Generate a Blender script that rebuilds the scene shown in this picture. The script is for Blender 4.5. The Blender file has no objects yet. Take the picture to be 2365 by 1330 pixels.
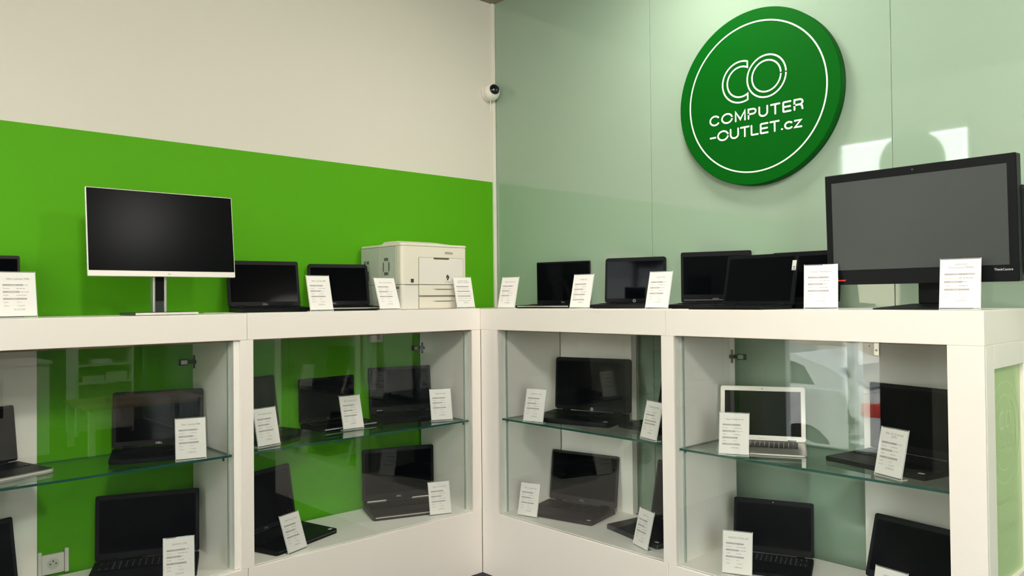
import bpy, bmesh, math, random
from mathutils import Matrix, Vector
random.seed(7)
PI = math.pi
SC = bpy.context.scene
COL = SC.collection

# ------------------------------------------------------------------ camera, world, sun, exposure
cam_data = bpy.data.cameras.new('camera'); cam = bpy.data.objects.new('camera', cam_data); COL.objects.link(cam)
cam_data.sensor_width = 36.0; cam_data.lens = 1793.978 / 2365 * 36.0
cam_data.clip_start = 0.02; cam_data.clip_end = 200
cam.matrix_world = Matrix(((0.68047217, 0.01752752, 0.73256427, 2.91147985),
                           (0.7327026, -0.00232718, -0.68054499, -2.48948469),
                           (-0.01022346, 0.99984367, -0.01442604, 1.33656856),
                           (0, 0, 0, 1)))
SC.camera = cam
SC.view_settings.view_transform = 'Standard'; SC.view_settings.look = 'None'
SC.view_settings.gamma = 1.0; SC.view_settings.use_curve_mapping = False
SC.view_settings.exposure = 0.17
SC.cycles.use_denoising = True
SC.cycles.transparent_max_bounces = 32
SC.cycles.max_bounces = 10; SC.cycles.diffuse_bounces = 4; SC.cycles.glossy_bounces = 5
SC.cycles.sample_clamp_indirect = 6.0
SC.cycles.caustics_reflective = False; SC.cycles.caustics_refractive = False

LAMP_A = 13          # watt of the ceiling lamps: over the corner, in front of it, added fill by the glass wall
LAMP_B = 118
FILL_LAMP = 52
SKY = 2.9
world = bpy.data.worlds.new('sky'); SC.world = world; world.use_nodes = True
wn = world.node_tree.nodes; wl = world.node_tree.links
sky = wn.new('ShaderNodeTexSky'); sky.sky_type = 'NISHITA'; sky.sun_disc = False
sky.sun_elevation = math.radians(38); sky.sun_rotation = math.radians(20); sky.dust_density = 2.0
wb = wn.new('ShaderNodeVectorMath'); wb.operation = 'MULTIPLY_ADD'        # thin bright overcast over the blue
wb.inputs[1].default_value = (.30, .28, .24); wb.inputs[2].default_value = (2.6, 2.5, 2.3)
wl.new(sky.outputs[0], wb.inputs[0]); wl.new(wb.outputs[0], wn['Background'].inputs['Color']); wn['Background'].inputs['Strength'].default_value = SKY

# ------------------------------------------------------------------ materials (all procedural)
def mat(name, col, rough=0.5, spec=0.5, metal=0.0, ior=1.5, noise=0.0, scale=20.0, coat=0.0, bump=0.0, emit=None, es=1.0):
    m = bpy.data.materials.new(name); m.use_nodes = True
    nt = m.node_tree; b = nt.nodes['Principled BSDF']
    b.inputs['Base Color'].default_value = (*col, 1); b.inputs['Roughness'].default_value = rough
    b.inputs['Specular IOR Level'].default_value = spec; b.inputs['Metallic'].default_value = metal
    b.inputs['IOR'].default_value = ior; b.inputs['Coat Weight'].default_value = coat
    if emit:
        b.inputs['Emission Color'].default_value = (*emit, 1); b.inputs['Emission Strength'].default_value = es
    if noise or bump:
        tc = nt.nodes.new('ShaderNodeTexCoord'); n = nt.nodes.new('ShaderNodeTexNoise')
        n.inputs['Scale'].default_value = scale; n.inputs['Detail'].default_value = 4
        nt.links.new(tc.outputs['Object'], n.inputs['Vector'])
        if noise:
            r = nt.nodes.new('ShaderNodeMapRange')
            r.inputs['To Min'].default_value = 1 - noise; r.inputs['To Max'].default_value = 1 + noise
            nt.links.new(n.outputs['Fac'], r.inputs['Value'])
            v = nt.nodes.new('ShaderNodeVectorMath'); v.operation = 'SCALE'
            v.inputs[0].default_value = col; nt.links.new(r.outputs[0], v.inputs['Scale'])
            nt.links.new(v.outputs[0], b.inputs['Base Color'])
        if bump:
            bp = nt.nodes.new('ShaderNodeBump'); bp.inputs['Strength'].default_value = bump; bp.inputs['Distance'].default_value = 0.001
            nt.links.new(n.outputs['Fac'], bp.inputs['Height']); nt.links.new(bp.outputs[0], b.inputs['Normal'])
    return m

def thin_glass(name, tint, f0=0.04, veil=0.0, gain=1.0):
    m = bpy.data.materials.new(name); m.use_nodes = True
    nt = m.node_tree; nt.nodes.clear(); N = nt.nodes.new; L = nt.links.new
    out = N('ShaderNodeOutputMaterial'); mix = N('ShaderNodeMixShader'); tr = N('ShaderNodeBsdfTransparent'); gl = N('ShaderNodeBsdfGlossy')
    tr.inputs['Color'].default_value = (*tint, 1); gl.inputs['Roughness'].default_value = 0.0
    geo = N('ShaderNodeNewGeometry'); dot = N('ShaderNodeVectorMath'); dot.operation = 'DOT_PRODUCT'
    L(geo.outputs['Incoming'], dot.inputs[0]); L(geo.outputs['Normal'], dot.inputs[1])
    def math_(op, a, b=None, c=None):
        n = N('ShaderNodeMath'); n.operation = op
        for i, x in enumerate((a, b, c)):
            if x is None: continue
            if hasattr(x, 'links'): L(x, n.inputs[i])
            else: n.inputs[i].default_value = x
        return n.outputs[0]
    c = math_('ABSOLUTE', dot.outputs['Value']); c = math_('SUBTRACT', 1.0, c); c = math_('POWER', c, 5.0)
    c = math_('MULTIPLY_ADD', c, 1 - f0, f0); c = math_('MULTIPLY', c, gain)
    L(c, mix.inputs[0]); L(tr.outputs[0], mix.inputs[1]); L(gl.outputs[0], mix.inputs[2])
    last = mix
    if veil:
        df = N('ShaderNodeBsdfDiffuse'); df.inputs['Color'].default_value = (.8, .82, .8, 1)
        m2 = N('ShaderNodeMixShader'); m2.inputs[0].default_value = veil
        L(mix.outputs[0], m2.inputs[1]); L(df.outputs[0], m2.inputs[2]); last = m2
    L(last.outputs[0], out.inputs['Surface'])
    return m

M = {}
M['laminate'] = mat('white laminate', (.84, .78, .715), .38, noise=.012, scale=3)
M['laminate_in'] = mat('white carcass board', (.92, .89, .82), .42, noise=.015, scale=4)
M['jamb'] = mat('pale green glass edge strip', (.40, .47, .42), .25, noise=.02)
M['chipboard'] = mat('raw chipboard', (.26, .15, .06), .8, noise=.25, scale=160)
M['plaster'] = mat('off white plaster', (.66, .63, .545), .85, noise=.015, scale=2, bump=.08)
M['green_paint'] = mat('bright green paint', (.085, .35, .006), .6, spec=.12, noise=.02, scale=2)
M['glass_wall'] = mat('back painted pale green glass', (.285, .385, .29), .035, ior=1.7, noise=.01, scale=1)
M['glass_edge_pale'] = mat('pale glass edge', (.55, .68, .55), .3)
M['trim'] = mat('white corner profile', (.74, .72, .62), .4)
M['ceiling'] = mat('grey beige ceiling paint', (.30, .26, .19), .9, noise=.03, scale=3)
M['floor'] = mat('dark blue grey carpet tile', (.018, .018, .026), .9, noise=.3, scale=90, bump=.3)
M['room_white'] = mat('white room paint', (.70, .68, .60), .85, noise=.01, scale=2)
M['room_grey'] = mat('grey room paint', (.15, .15, .14), .85, noise=.01, scale=2)
M['sign_green'] = mat('green painted sign board', (.0016, .086, .005), .5, spec=.04, noise=.03, scale=5)
M['sign_white'] = mat('cream sign lettering', (.86, .85, .74), .5, noise=.01)
M['glass'] = thin_glass('clear cabinet glass', (.988, .998, .992), .036)
M['shelf_glass'] = thin_glass('clear shelf glass', (.90, .965, .935), .045)
M['shelf_edge'] = mat('dark green glass edge', (.008, .075, .060), .15, noise=.05, scale=40)
M['acrylic'] = thin_glass('clear acrylic', (.96, .97, .96), .045, veil=.10)
M['acrylic_edge'] = mat('bright acrylic edge', (.74, .77, .72), .2)
M['paper'] = mat('white card paper', (.78, .75, .705), .7, noise=.01, scale=30)
M['ink'] = mat('grey printing', (.20, .185, .175), .8, noise=.02)
M['ink_bar'] = mat('light grey printed bar', (.46, .43, .41), .8, noise=.02)
M['black'] = mat('matte black plastic', (.0035, .004, .005), .42, spec=.14, noise=.1, scale=60)
M['black_soft'] = mat('dark grey plastic', (.008, .0085, .010), .5, spec=.16, noise=.1, scale=60)
M['brown_black'] = mat('warm dark grey plastic', (.022, .019, .0175), .45, spec=.2, noise=.08, scale=60)
M['screen'] = mat('glossy dark display', (.0016, .002, .0028), .06, spec=.05, noise=.05)
M['screen_matte'] = mat('matte dark display', (.0022, .0026, .003), .22, spec=.05, noise=.05)
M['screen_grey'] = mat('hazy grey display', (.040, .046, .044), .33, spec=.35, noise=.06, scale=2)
M['keys'] = mat('black key caps', (.005, .0055, .0065), .4, spec=.2, noise=.05)
M['legend'] = mat('white key legend', (.45, .47, .50), .6, noise=.02)
M['silver'] = mat('brushed aluminium', (.60, .58, .54), .34, metal=.85, noise=.03, scale=70)
M['silver_light'] = mat('light silver plastic', (.74, .70, .64), .38, metal=.2, noise=.02, scale=70)
M['steel_grey'] = mat('dark steel grey', (.055, .065, .062), .35, metal=.5, noise=.04)
M['logo_grey'] = mat('grey logo print', (.32, .33, .34), .4, noise=.02)
M['logo_white'] = mat('white logo print', (.75, .75, .75), .4, noise=.02)
M['red'] = mat('red accent plastic', (.62, .035, .02), .4, noise=.03)
M['sticker'] = mat('pale sticker', (.62, .63, .62), .5, noise=.08, scale=300)
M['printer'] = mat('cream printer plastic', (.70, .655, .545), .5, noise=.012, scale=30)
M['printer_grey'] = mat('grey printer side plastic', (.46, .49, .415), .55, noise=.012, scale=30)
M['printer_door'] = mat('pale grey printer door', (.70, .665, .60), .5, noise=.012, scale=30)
M['seam'] = mat('dark seam gap', (.10, .085, .05), .8, noise=.05)
M['vent'] = mat('dark vent opening', (.028, .032, .028), .8, noise=.05)
M['socket'] = mat('white socket plastic', (.62, .62, .57), .4, noise=.02)
M['metal'] = mat('nickel plated steel', (.50, .48, .43), .28, metal=1.0, noise=.05, scale=90)
M['dark_metal'] = mat('dark spring steel', (.05, .05, .045), .4, metal=.7, noise=.05)
M['cam_white'] = mat('white camera shell', (.76, .74, .66), .35, noise=.01)
M['cam_lens'] = mat('black camera dome', (.004, .005, .007), .08, noise=.05)
M['panel_green'] = mat('frosted pale green glass', (.42, .56, .25), .30, ior=1.5, noise=.015, scale=5)
M['panel_print'] = mat('etched pale lettering', (.56, .68, .40), .5, noise=.01)
M['lamp_frame'] = mat('white lamp frame', (.8, .8, .78), .4, noise=.01)
M['lamp_glow'] = mat('lit lamp diffuser', (.9, .9, .88), .5, noise=.01, emit=(1, .93, .80), es=9.0)
M['oak'] = mat('pale wood desk board', (.50, .38, .24), .5, noise=.12, scale=14)
M['paper_stack'] = mat('stacked paper', (.72, .70, .64), .8, noise=.05, scale=120)
M['window_frame'] = mat('white window frame', (.74, .78, .80), .4, noise=.01)
M['window_glass'] = thin_glass('clear shop window', (.97, .985, .98), .04)
M['blind'] = mat('white blind slat', (.80, .80, .78), .6, noise=.02)
M['asphalt'] = mat('grey street asphalt', (.16, .16, .16), .9, noise=.15, scale=40)
M['facade'] = mat('beige render facade', (.50, .46, .38), .9, noise=.06, scale=3)
M['car_paint'] = mat('white car paint', (.70, .72, .74), .25, coat=.6, noise=.01)
M['car_glass'] = mat('dark car glass', (.012, .016, .018), .04, noise=.05)
M['tyre'] = mat('black tyre rubber', (.012, .012, .012), .8, noise=.1)

# ------------------------------------------------------------------ mesh builder
class MB:
    def __init__(self):
        self.v = []; self.f = []; self.m = []; self.s = []; self.mats = []
    def mi(self, m):
        m = M[m] if isinstance(m, str) else m
        if m not in self.mats: self.mats.append(m)
        return self.mats.index(m)
    def add(self, verts, faces, m, T=None, smooth=False):
        o = len(self.v); k = self.mi(m)
        for p in verts:
            p = Vector(p); self.v.append(T @ p if T is not None else p)
        for f in faces:
            self.f.append([i + o for i in f]); self.m.append(k); self.s.append(smooth)
        return self
    def box(self, x0, x1, y0, y1, z0, z1, m, T=None, bev=0.0, bottom=None):
        if x0 > x1: x0, x1 = x1, x0
        if y0 > y1: y0, y1 = y1, y0
        if z0 > z1: z0, z1 = z1, z0
        if bev <= 0:
            V = [(x, y, z) for z in (z0, z1) for y in (y0, y1) for x in (x0, x1)]
            F = [(1, 0, 2, 3), (4, 5, 7, 6), (0, 1, 5, 4), (2, 6, 7, 3), (0, 4, 6, 2), (1, 3, 7, 5)]
            self.add(V, F[1:] if bottom else F, m, T)
            if bottom: self.add(V, F[:1], bottom, T)
            return self
        b = min(bev, (x1 - x0) / 2.01, (y1 - y0) / 2.01, (z1 - z0) / 2.01)
        bm = bmesh.new(); bmesh.ops.create_cube(bm, size=1)
        for q in bm.verts:
            q.co = Vector(((x0 + x1) / 2 + q.co.x * (x1 - x0), (y0 + y1) / 2 + q.co.y * (y1 - y0), (z0 + z1) / 2 + q.co.z * (z1 - z0)))
        bmesh.ops.bevel(bm, geom=bm.edges[:], offset=b, segments=2, affect='EDGES', profile=.5)
        bm.verts.index_update()
        V = [q.co.copy() for q in bm.verts]; F = [[q.index for q in f.verts] for f in bm.faces]
        bm.free()
        if bottom:
            lo = [f for f in F if all(V[i].z < z0 + 1e-6 for i in f)]; hi = [f for f in F if f not in lo]
            self.add(V, hi, m, T); self.add(V, lo, bottom, T)
        else: self.add(V, F, m, T)
        return self
    def rings(self, rings, m, T=None, smooth=False, caps=True):
        n = len(rings[0]); V = [p for r in rings for p in r]; F = []
        for k in range(len(rings) - 1):
            for i in range(n):
                a = k * n + i; b = k * n + (i + 1) % n
                F.append((a, b, b + n, a + n))
        self.add(V, F, m, T, smooth)
        if caps:
            self.add(rings[0], [list(range(n))[::-1]], m, T); self.add(rings[-1], [list(range(n))], m, T)
        return self
    def rpanel(self, w, h, z0, z1, r, m, T=None, ch=0.0008, cx=0, cy=0, n=5, fn=None):
        def poly(ins, z):
            a = w / 2 - ins; b = h / 2 - ins; rr = max(r - ins, 1e-4); P = []
            for (sx, sy, t0) in ((1, 1, 0), (-1, 1, 90), (-1, -1, 180), (1, -1, 270)):
                for k in range(n + 1):
                    t = math.radians(t0 + 90 * k / n)
                    P.append((cx + sx * (a - rr) + rr * math.cos(t), cy + sy * (b - rr) + rr * math.sin(t), z))
            return P
        ch = min(ch, (z1 - z0) * .45)
        R = [poly(ch, z0), poly(0, z0 + ch), poly(0, z1 - ch), poly(ch, z1)]
        if fn: R = [[fn(p) for p in q] for q in R]
        return self.rings(R, m, T)
    def cyl(self, p0, p1, r, m, n=20, r1=None, smooth=True):
        p0 = Vector(p0); p1 = Vector(p1); d = (p1 - p0).normalized()
        u = d.orthogonal().normalized(); w = d.cross(u); r1 = r if r1 is None else r1
        c = lambda p, q: [p + (u * math.cos(2 * PI * k / n) + w * math.sin(2 * PI * k / n)) * q for k in range(n)]
        return self.rings([c(p0, r), c(p1, r1)], m, None, smooth)
    def tube(self, pts, r, m, n=10):
        for a, b in zip(pts[:-1], pts[1:]): self.cyl(a, b, r, m, n)
        return self
    def lathe(self, prof, m, T=None, n=40, smooth=True):
        R = [[(r * math.cos(2 * PI * k / n), r * math.sin(2 * PI * k / n), z) for k in range(n)] for r, z in prof]
        return self.rings(R, m, T, smooth)
    def prism(self, poly, t0, t1, m, T=None):
        A = [(x, y, t0) for x, y in poly]; B = [(x, y, t1) for x, y in poly]
        return self.rings([A, B], m, T)
    def text(self, s, size, m, T, align='CENTER', spacing=1.0):
        V, F = text_geo(s, align, spacing)
        return self.add([(x * size, y * size, 0) for x, y in V], F, m, T)
    def build(self, name, parent=None, kind=None):
        me = bpy.data.meshes.new(name)
        me.from_pydata([tuple(p) for p in self.v], [], self.f); me.update()
        for m in self.mats: me.materials.append(m)
        me.polygons.foreach_set('material_index', self.m); me.polygons.foreach_set('use_smooth', self.s)
        o = bpy.data.objects.new(name, me); COL.objects.link(o)
        if parent is not None: o.parent = parent
        if kind: o['kind'] = kind
        return o

_TC = {}
def text_geo(s, align, spacing):
    k = (s, align, spacing)
    if k in _TC: return _TC[k]
    c = bpy.data.curves.new('lettering', 'FONT'); c.body = s; c.size = 1; c.align_x = align; c.align_y = 'TOP_BASELINE'; c.resolution_u = 2
    c.space_line = spacing
    o = bpy.data.objects.new('lettering', c); COL.objects.link(o)
    dg = bpy.context.evaluated_depsgraph_get(); e = o.evaluated_get(dg); me = e.to_mesh()
    V = [(v.co.x, v.co.y) for v in me.vertices]; F = [list(p.vertices) for p in me.polygons]
    e.to_mesh_clear(); bpy.data.objects.remove(o); bpy.data.curves.remove(c)
    _TC[k] = (V, F); return V, F

def frame(origin, x, y):                # matrix whose local x, y, z axes are x, y, x cross y
    x = Vector(x).normalized(); y = Vector(y).normalized(); z = x.cross(y)
    return Matrix(((x.x, y.x, z.x, origin[0]), (x.y, y.y, z.y, origin[1]), (x.z, y.z, z.z, origin[2]), (0, 0, 0, 1)))
def tag(o, label, cat, group=None):
    o['label'] = label; o['category'] = cat
    if group: o['group'] = group
    return o
def thing(name, label, cat, loc=(0, 0, 0), rz=0.0, group=None):
    o = bpy.data.objects.new(name, None); COL.objects.link(o); o.empty_display_size = .05
    o.location = loc; o.rotation_euler = (0, 0, math.radians(rz))
    return tag(o, label, cat, group)

# ------------------------------------------------------------------ the room
XL, YB, XR, YF, ZC = -.4455, .508, 6.6, -3.1, 3.05
ZG = 2.014
b = MB()
b.box(XL - .15, XL, YF - .15, YB, 0, ZG, 'green_paint'); b.box(XL - .15, XL, YF - .15, YB, ZG, ZC, 'plaster')
b.build('wall_left', kind='structure')
b = MB()
b.box(XL - .15, XR + .15, YB, YB + .15, 0, ZC, 'glass_edge_pale')
xs = [XL + .02, .671, 1.771, 2.871, 3.971, 5.071, XR]
for a, c in zip(xs[:-1], xs[1:]):
    b.box(a + .0012, c - .0012, YB - .006, YB + .001, .02, ZC, 'glass_wall', bev=.0012)
b.build('wall_back', kind='structure')
MB().box(XR, XR + .15, YF - .15, YB, 0, ZC, 'room_grey').build('wall_right', kind='structure')
WX0, WX1, WZ0, WZ1 = -.25, 1.0, .15, 2.70           # the shop window beside the left wall
W2 = (4.1, 6.5, .08, 2.75)                          # unseen window behind the viewer, added for frontal daylight fill
b = MB()
b.box(WX1, W2[0], YF - .15, YF, 0, ZC, 'room_white'); b.box(W2[1], XR + .15, YF - .15, YF, 0, ZC, 'room_white')
b.box(W2[0], W2[1], YF - .15, YF, 0, W2[2], 'room_white'); b.box(W2[0], W2[1], YF - .15, YF, W2[3], ZC, 'room_white'); b.box(XL - .15, WX0, YF - .15, YF, 0, ZC, 'room_white')
b.box(.66, WX1, YF - .15, YF, WZ0, 1.75, 'room_grey'); b.box(WX0, WX1, YF - .15, YF, 0, WZ0, 'room_white'); b.box(WX0, WX1, YF - .15, YF, WZ1, ZC, 'room_white')  # grey piece added in the opening, darkens the window mirrored in the right end glass
b.build('wall_front', kind='structure')
MB().box(XL - .15, XR + .15, YF - .15, YB + .15, -.12, 0, 'floor').build('floor', kind='structure')
MB().box(XL - .15, XR + .15, YF - .15, YB + .15, ZC, ZC + .12, 'ceiling').build('ceiling', kind='structure')
MB().box(XL, XL + .014, YB - .026, YB - .0065, 0, ZC, 'trim', bev=.002).build('trim_1', kind='structure')
b = MB()
b.box(WX0, WX0 + .19, YF - .10, YF - .03, WZ0, WZ1, 'window_frame'); b.box(WX1 - .06, WX1, YF - .10, YF - .03, WZ0, WZ1, 'window_frame')
b.box(WX0, WX1, YF - .10, YF - .03, WZ0, WZ0 + .07, 'window_frame'); b.box(WX0, WX1, YF - .10, YF - .03, WZ1 - .05, WZ1, 'window_frame')
b.box(.42, .47, YF - .10, YF - .03, WZ0, WZ1, 'window_frame')
w1 = b.build('window_1', kind='structure')
MB().box(WX0 + .19, WX1 - .06, YF - .068, YF - .062, WZ0 + .07, WZ1 - .05, 'window_glass').build('window_pane', w1)
b = MB()
for x in (W2[0], 4.9, 5.7, W2[1] - .06): b.box(x, x + .06, YF - .10, YF - .03, W2[2], W2[3], 'window_frame')
for z in (W2[2], W2[3] - .06): b.box(W2[0], W2[1], YF - .10, YF - .03, z, z + .06, 'window_frame')
w2 = b.build('fill_window', kind='structure')
MB().box(W2[0] + .06, W2[1] - .06, YF - .068, YF - .062, W2[2] + .06, W2[3] - .06, 'window_glass').build('window_pane', w2)
t = thing('window_blind', 'white slatted blind hanging in the upper shop window', 'blind', (.42, YF - .018, 2.04))
b = MB()
for k in range(26): b.box(-.50, .50, -.011, .011, .02 + k * .021, .0212 + k * .021, 'blind')
b.build('slats', t)
MB().box(-.52, .52, -.014, .014, .585, .625, 'blind').build('head_rail', t)
o = MB().lathe([(.245, 0), (.25, .004), (.25, .022), (.245, .026)], 'sign_green', frame((.55, YF + .035, 2.40), (1, 0, 0), (0, 0, 1)), n=48).build('window_sign')
tag(o, 'round green sign hung in the shop window behind the viewer', 'sign')

# ceiling lamps
def ceiling_lamp(x, y, r, watts, label, globe=True):
    t = thing('ceiling_lamp', label, 'lamp', (x, y, ZC - .10), 0, 'round ceiling lamps')
    MB().lathe([(r + .03, .07), (r + .035, .075), (r + .035, .0995), (r + .03, .0998)], 'lamp_frame', n=40).build('lamp_base', t)
    MB().lathe([(.001, 0), (r * .4, .004), (r * .75, .020), (r * .95, .045), (r, .069)], 'lamp_glow', n=40).build('diffuser', t)
    if globe: ld = bpy.data.lights.new('lamp_light', 'POINT'); ld.shadow_soft_size = r * .7
    else: ld = bpy.data.lights.new('lamp_light', 'AREA'); ld.shape = 'DISK'; ld.size = r * 1.8
    ld.energy = watts; ld.color = (1.0, .97, .925)
    lo = bpy.data.objects.new('lamp_light', ld); COL.objects.link(lo); lo.parent = t; lo.location = (0, 0, -r * .7 - .01 if globe else -.006)
ceiling_lamp(1.1, -.08, .22, LAMP_A, 'round ceiling lamp nearest the inner corner', False)
ceiling_lamp(2.6, -2.2, .20, LAMP_B, 'round ceiling lamp in the middle of the shop near the viewer')
ceiling_lamp(3.5, -.40, .20, FILL_LAMP, 'added fill lamp close to the glass wall beyond the right end cabinet')  # unseen lamp, added to brighten the right part of the glass wall

# ------------------------------------------------------------------ the four display cabinets
ZT, ZS, ZB = 1.290, 1.189, .3095
def hinge(parent, px, py, pz, sx, sy, name='hinge'):
    # a cross plate on the side panel and an arm with a bright cup sticking out along (sx, sy)
    T = frame((px, py, pz), (sx, sy, 0), (0, 0, 1))     # local x = out of the panel, y = up
    b = MB(); b.box(0, .004, -.028, .028, -.006, .006, 'dark_metal', T); b.box(0, .006, -.008, .008, -.020, .020, 'dark_metal', T, bev=.001)
    b.box(.004, .030, -.007, .007, -.006, .006, 'dark_metal', T)
    h = b.build(name, parent)
    b = MB(); b.box(.028, .066, -.012, .012, -.006, .006, 'dark_metal', T, bev=.002)
    b.box(.033, .058, -.0085, .0085, .0058, .0085, 'metal', T, bev=.001); b.box(.033, .058, -.0085, .0085, -.0085, -.0058, 'metal', T, bev=.001)
    b.build('hinge_cup', h)
def shelf_part(parent, x0, x1, y0, y1, z):
    b = MB(); t = .008
    V = [(x, y, zz) for zz in (z - t, z) for y in (y0, y1) for x in (x0, x1)]
    b.add(V, [(1, 0, 2, 3), (4, 5, 7, 6)], 'shelf_glass'); b.add(V, [(0, 1, 5, 4), (2, 6, 7, 3), (0, 4, 6, 2), (1, 3, 7, 5)], 'shelf_edge')
    b.build('glass_shelf', parent)
    for (x, y) in ((x0 + .006, y0 + .03), (x0 + .006, y1 - .03), (x1 - .006, y0 + .03), (x1 - .006, y1 - .03)):
        MB().cyl((x, y, z - t - .012), (x, y, z - t), .004, 'dark_metal', 10).build('shelf_pin', parent)

# left wall, cabinet in the corner
def cabinet_left(name, label, y0, y1, post0, post1, in0, in1, zt, shelf, back=None, hinge_y=None):
    t = thing(name, label, 'cabinet', (-.22, (y0 + y1) / 2, 0), 0, 'white glass fronted display cabinets')
    ox, oy = .22, -(y0 + y1) / 2
    Tm = Matrix.Translation((ox, oy, 0))
    B = lambda *a, **k: MB().box(*a[:-1], a[-1], Tm, **k)
    B(-.440, 0, y0 + .0006, y1 - .0006, ZS, zt, 'laminate', bev=.002, bottom='chipboard').build('top_panel', t)
    B(-.018, 0, y0 + .0008, y1 - .0008, .0, ZB - .002, 'laminate', bev=.002).build('base_panel', t)
    B(-.425, -.0185, y0 + .001, y1 - .001, ZB - .022, ZB, 'laminate_in').build('cell_floor', t)
    B(-.425, -.0125, y0 + .001, in0, ZB, ZS, 'laminate_in').build('side_panel', t)
    B(-.425, -.0125, in1, y1 - .001, ZB, ZS, 'laminate_in').build('side_panel', t)
    if post0: B(-.012, 0, post0[0], post0[1], ZB - .0015, ZS - .0002, 'laminate').build('post', t)
    if post1: B(-.012, 0, post1[0], post1[1], ZB - .0015, ZS - .0002, 'laminate').build('post', t)
    B(-.032, -.0135, in0 + .001, in1 - .001, ZS - .006, ZS - .0002, 'chipboard').build('underside_reflection_strip', t)  # brown reflection of the slab underside in the glass, built as a strip
    if back: B(-.443, -.427, back[0], back[1], ZB, ZS, 'laminate_in').build('back_panel', t)
    for yy in (in0 + .003, in1 - .003): B(-.062, -.0505, yy - .003, yy + .003, ZB, ZS, 'jamb').build('jamb_strip', t)
    g = MB().box(-.012, -.007, in0 + .002, in1 - .002, ZB, ZS, 'glass', Tm); g.build('glass_pane', t)
    b = MB()
    shelf_part(t, -.40 + ox, -.026 + ox, in0 + .003 + oy, in1 - .003 + oy, shelf)
    if hinge_y: hinge(t, -.405 + ox, hinge_y + oy, 1.087, 0, -1)
    return t
cabinet_left('display_cabinet', 'white display cabinet on the left wall, nearest the viewer, cut by the photo edge', -2.29, -1.19, (-2.29, -2.24), (-1.218, -1.19), -2.245, -1.240, ZT, .748, (-2.245, -1.815), -1.240)
cabinet_left('display_cabinet', 'white display cabinet under the cream printer, left of the inner corner', -1.19, 0.0, (-1.19, -1.166), (-.055, -.001), -1.166, -.055, ZT + .0025, .748, None, -.055)

def cabinet_back(name, label, x0, x1, in0, in1, shelf, posts, back, hinge_x=None, slab0=None, end=False):
    t = thing(name, label, 'cabinet', ((x0 + x1) / 2, .23, 0), 0, 'white glass fronted display cabinets')
    ox, oy = -(x0 + x1) / 2, -.23
    Tm = Matrix.Translation((ox, oy, 0))
    B = lambda *a, **k: MB().box(*a[:-1], a[-1], Tm, **k)
    B((slab0 if slab0 is not None else x0 + .0006), x1 - .0006, .001, .498, ZS, ZT, 'laminate', bev=.002, bottom='chipboard').build('top_panel', t)
    B(x0 + .0008, x1 - .0008, 0.0, .018, 0, ZB - .002, 'laminate', bev=.002).build('base_panel', t)
    B(x0 + .001, x1 - (.02 if end else .001), .0185, .455, ZB - .022, ZB, 'laminate_in').build('cell_floor', t)
    B(in0 - .02, in0, .0125, .437, ZB, ZS, 'laminate_in').build('side_panel', t)
    B(in1, in1 + (.02 if not end else .06), .0125, .437, ZB, ZS, 'laminate_in').build('side_panel', t)
    for (a, c, yy) in posts: B(a, c, yy, .012, ZB - .0015, ZS - .0002, 'laminate').build('post', t)
    B(in0 + .001, in1 - .001, .0135, .032, ZS - .003, ZS - .0002, 'chipboard').build('underside_reflection_strip', t)  # thinner strip standing in for the underside mirrored in the pane
    B(back[0], back[1], .442, .478, ZB, ZS, 'laminate_in').build('back_panel', t)
    for xx in (in0 + .003, in1 - .003): B(xx - .003, xx + .003, .0505, .062, ZB, ZS, 'jamb').build('jamb_strip', t)
    B(in0 + .002, in1 - .002, .007, .012, ZB, ZS, 'glass').build('glass_pane', t)
    shelf_part(t, in0 + .003 + ox, in1 - .003 + ox, .026 + oy, .425 + oy, shelf)
    if hinge_x: hinge(t, hinge_x + ox, .412 + oy, 1.087, 1, 0)
    return t, Tm
t, Tm = cabinet_back('display_cabinet', 'white display cabinet right of the inner corner, under the round sign', 0.0, 1.103, .121, 1.083, .763, [(.0005, .098, .002), (.0985, .121, -.004), (1.083, 1.103, 0)], (.121, .584), None, -.424)
t, Tm = cabinet_back('display_cabinet', 'white display cabinet at the right end, with a green glass side', 1.103, 2.204, 1.141, 2.106, .7546, [(1.103, 1.141, 0), (2.106, 2.2035, 0)], (1.675, 2.106), 1.141, None, True)
b = MB()        # framed end of the cabinet with printed green glass
for (y0, y1, z0, z1) in ((.013, .089, .0, ZS), (.39, .478, .0, ZS), (.089, .39, 1.117, ZS), (.089, .39, 0, .47)):
    b.box(2.178, 2.204, y0, y1, z0, z1, 'laminate', Tm, bev=.0015)
b.build('end_frame', t)
pg = MB().box(2.186, 2.192, .089, .39, .47, 1.117, 'panel_green', Tm).build('green_pane', t)
E = Tm @ frame((2.1926, .222, 0), (0, 1, 0), (0, 0, 1))
b = MB()
def ring_flat(b, cx, cz, r, w, m, T, n=72, z=0.0):
    V = [((cx + (r + s) * math.cos(2 * PI * k / n)), cz + (r + s) * math.sin(2 * PI * k / n), z) for s in (-w / 2, w / 2) for k in range(n)]
    b.add(V, [(k, (k + 1) % n, n + (k + 1) % n, n + k) for k in range(n)], m, T)
ring_flat(b, 0, .917, .154, .004, 'panel_print', E); ring_flat(b, 0, .917, .114, .004, 'panel_print', E)
b.text('CO', .085, 'panel_print', E @ Matrix.Translation((0, .925, 0)))
b.text('COMPUTER', .028, 'panel_print', E @ Matrix.Translation((0, .893, 0))); b.text('-OUTLET.cz', .028, 'panel_print', E @ Matrix.Translation((0, .865, 0)))
b.build('printed_emblem', pg); b = MB()
b.text('NOTEBOOKY', .034, 'panel_print', E @ Matrix.Translation((0, .700, 0)))
b.build('printed_word', pg); b = MB()
b.text('LCD MONITORY', .034, 'panel_print', E @ Matrix.Translation((0, .615, 0)))
b.build('printed_word', pg); b = MB()
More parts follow.
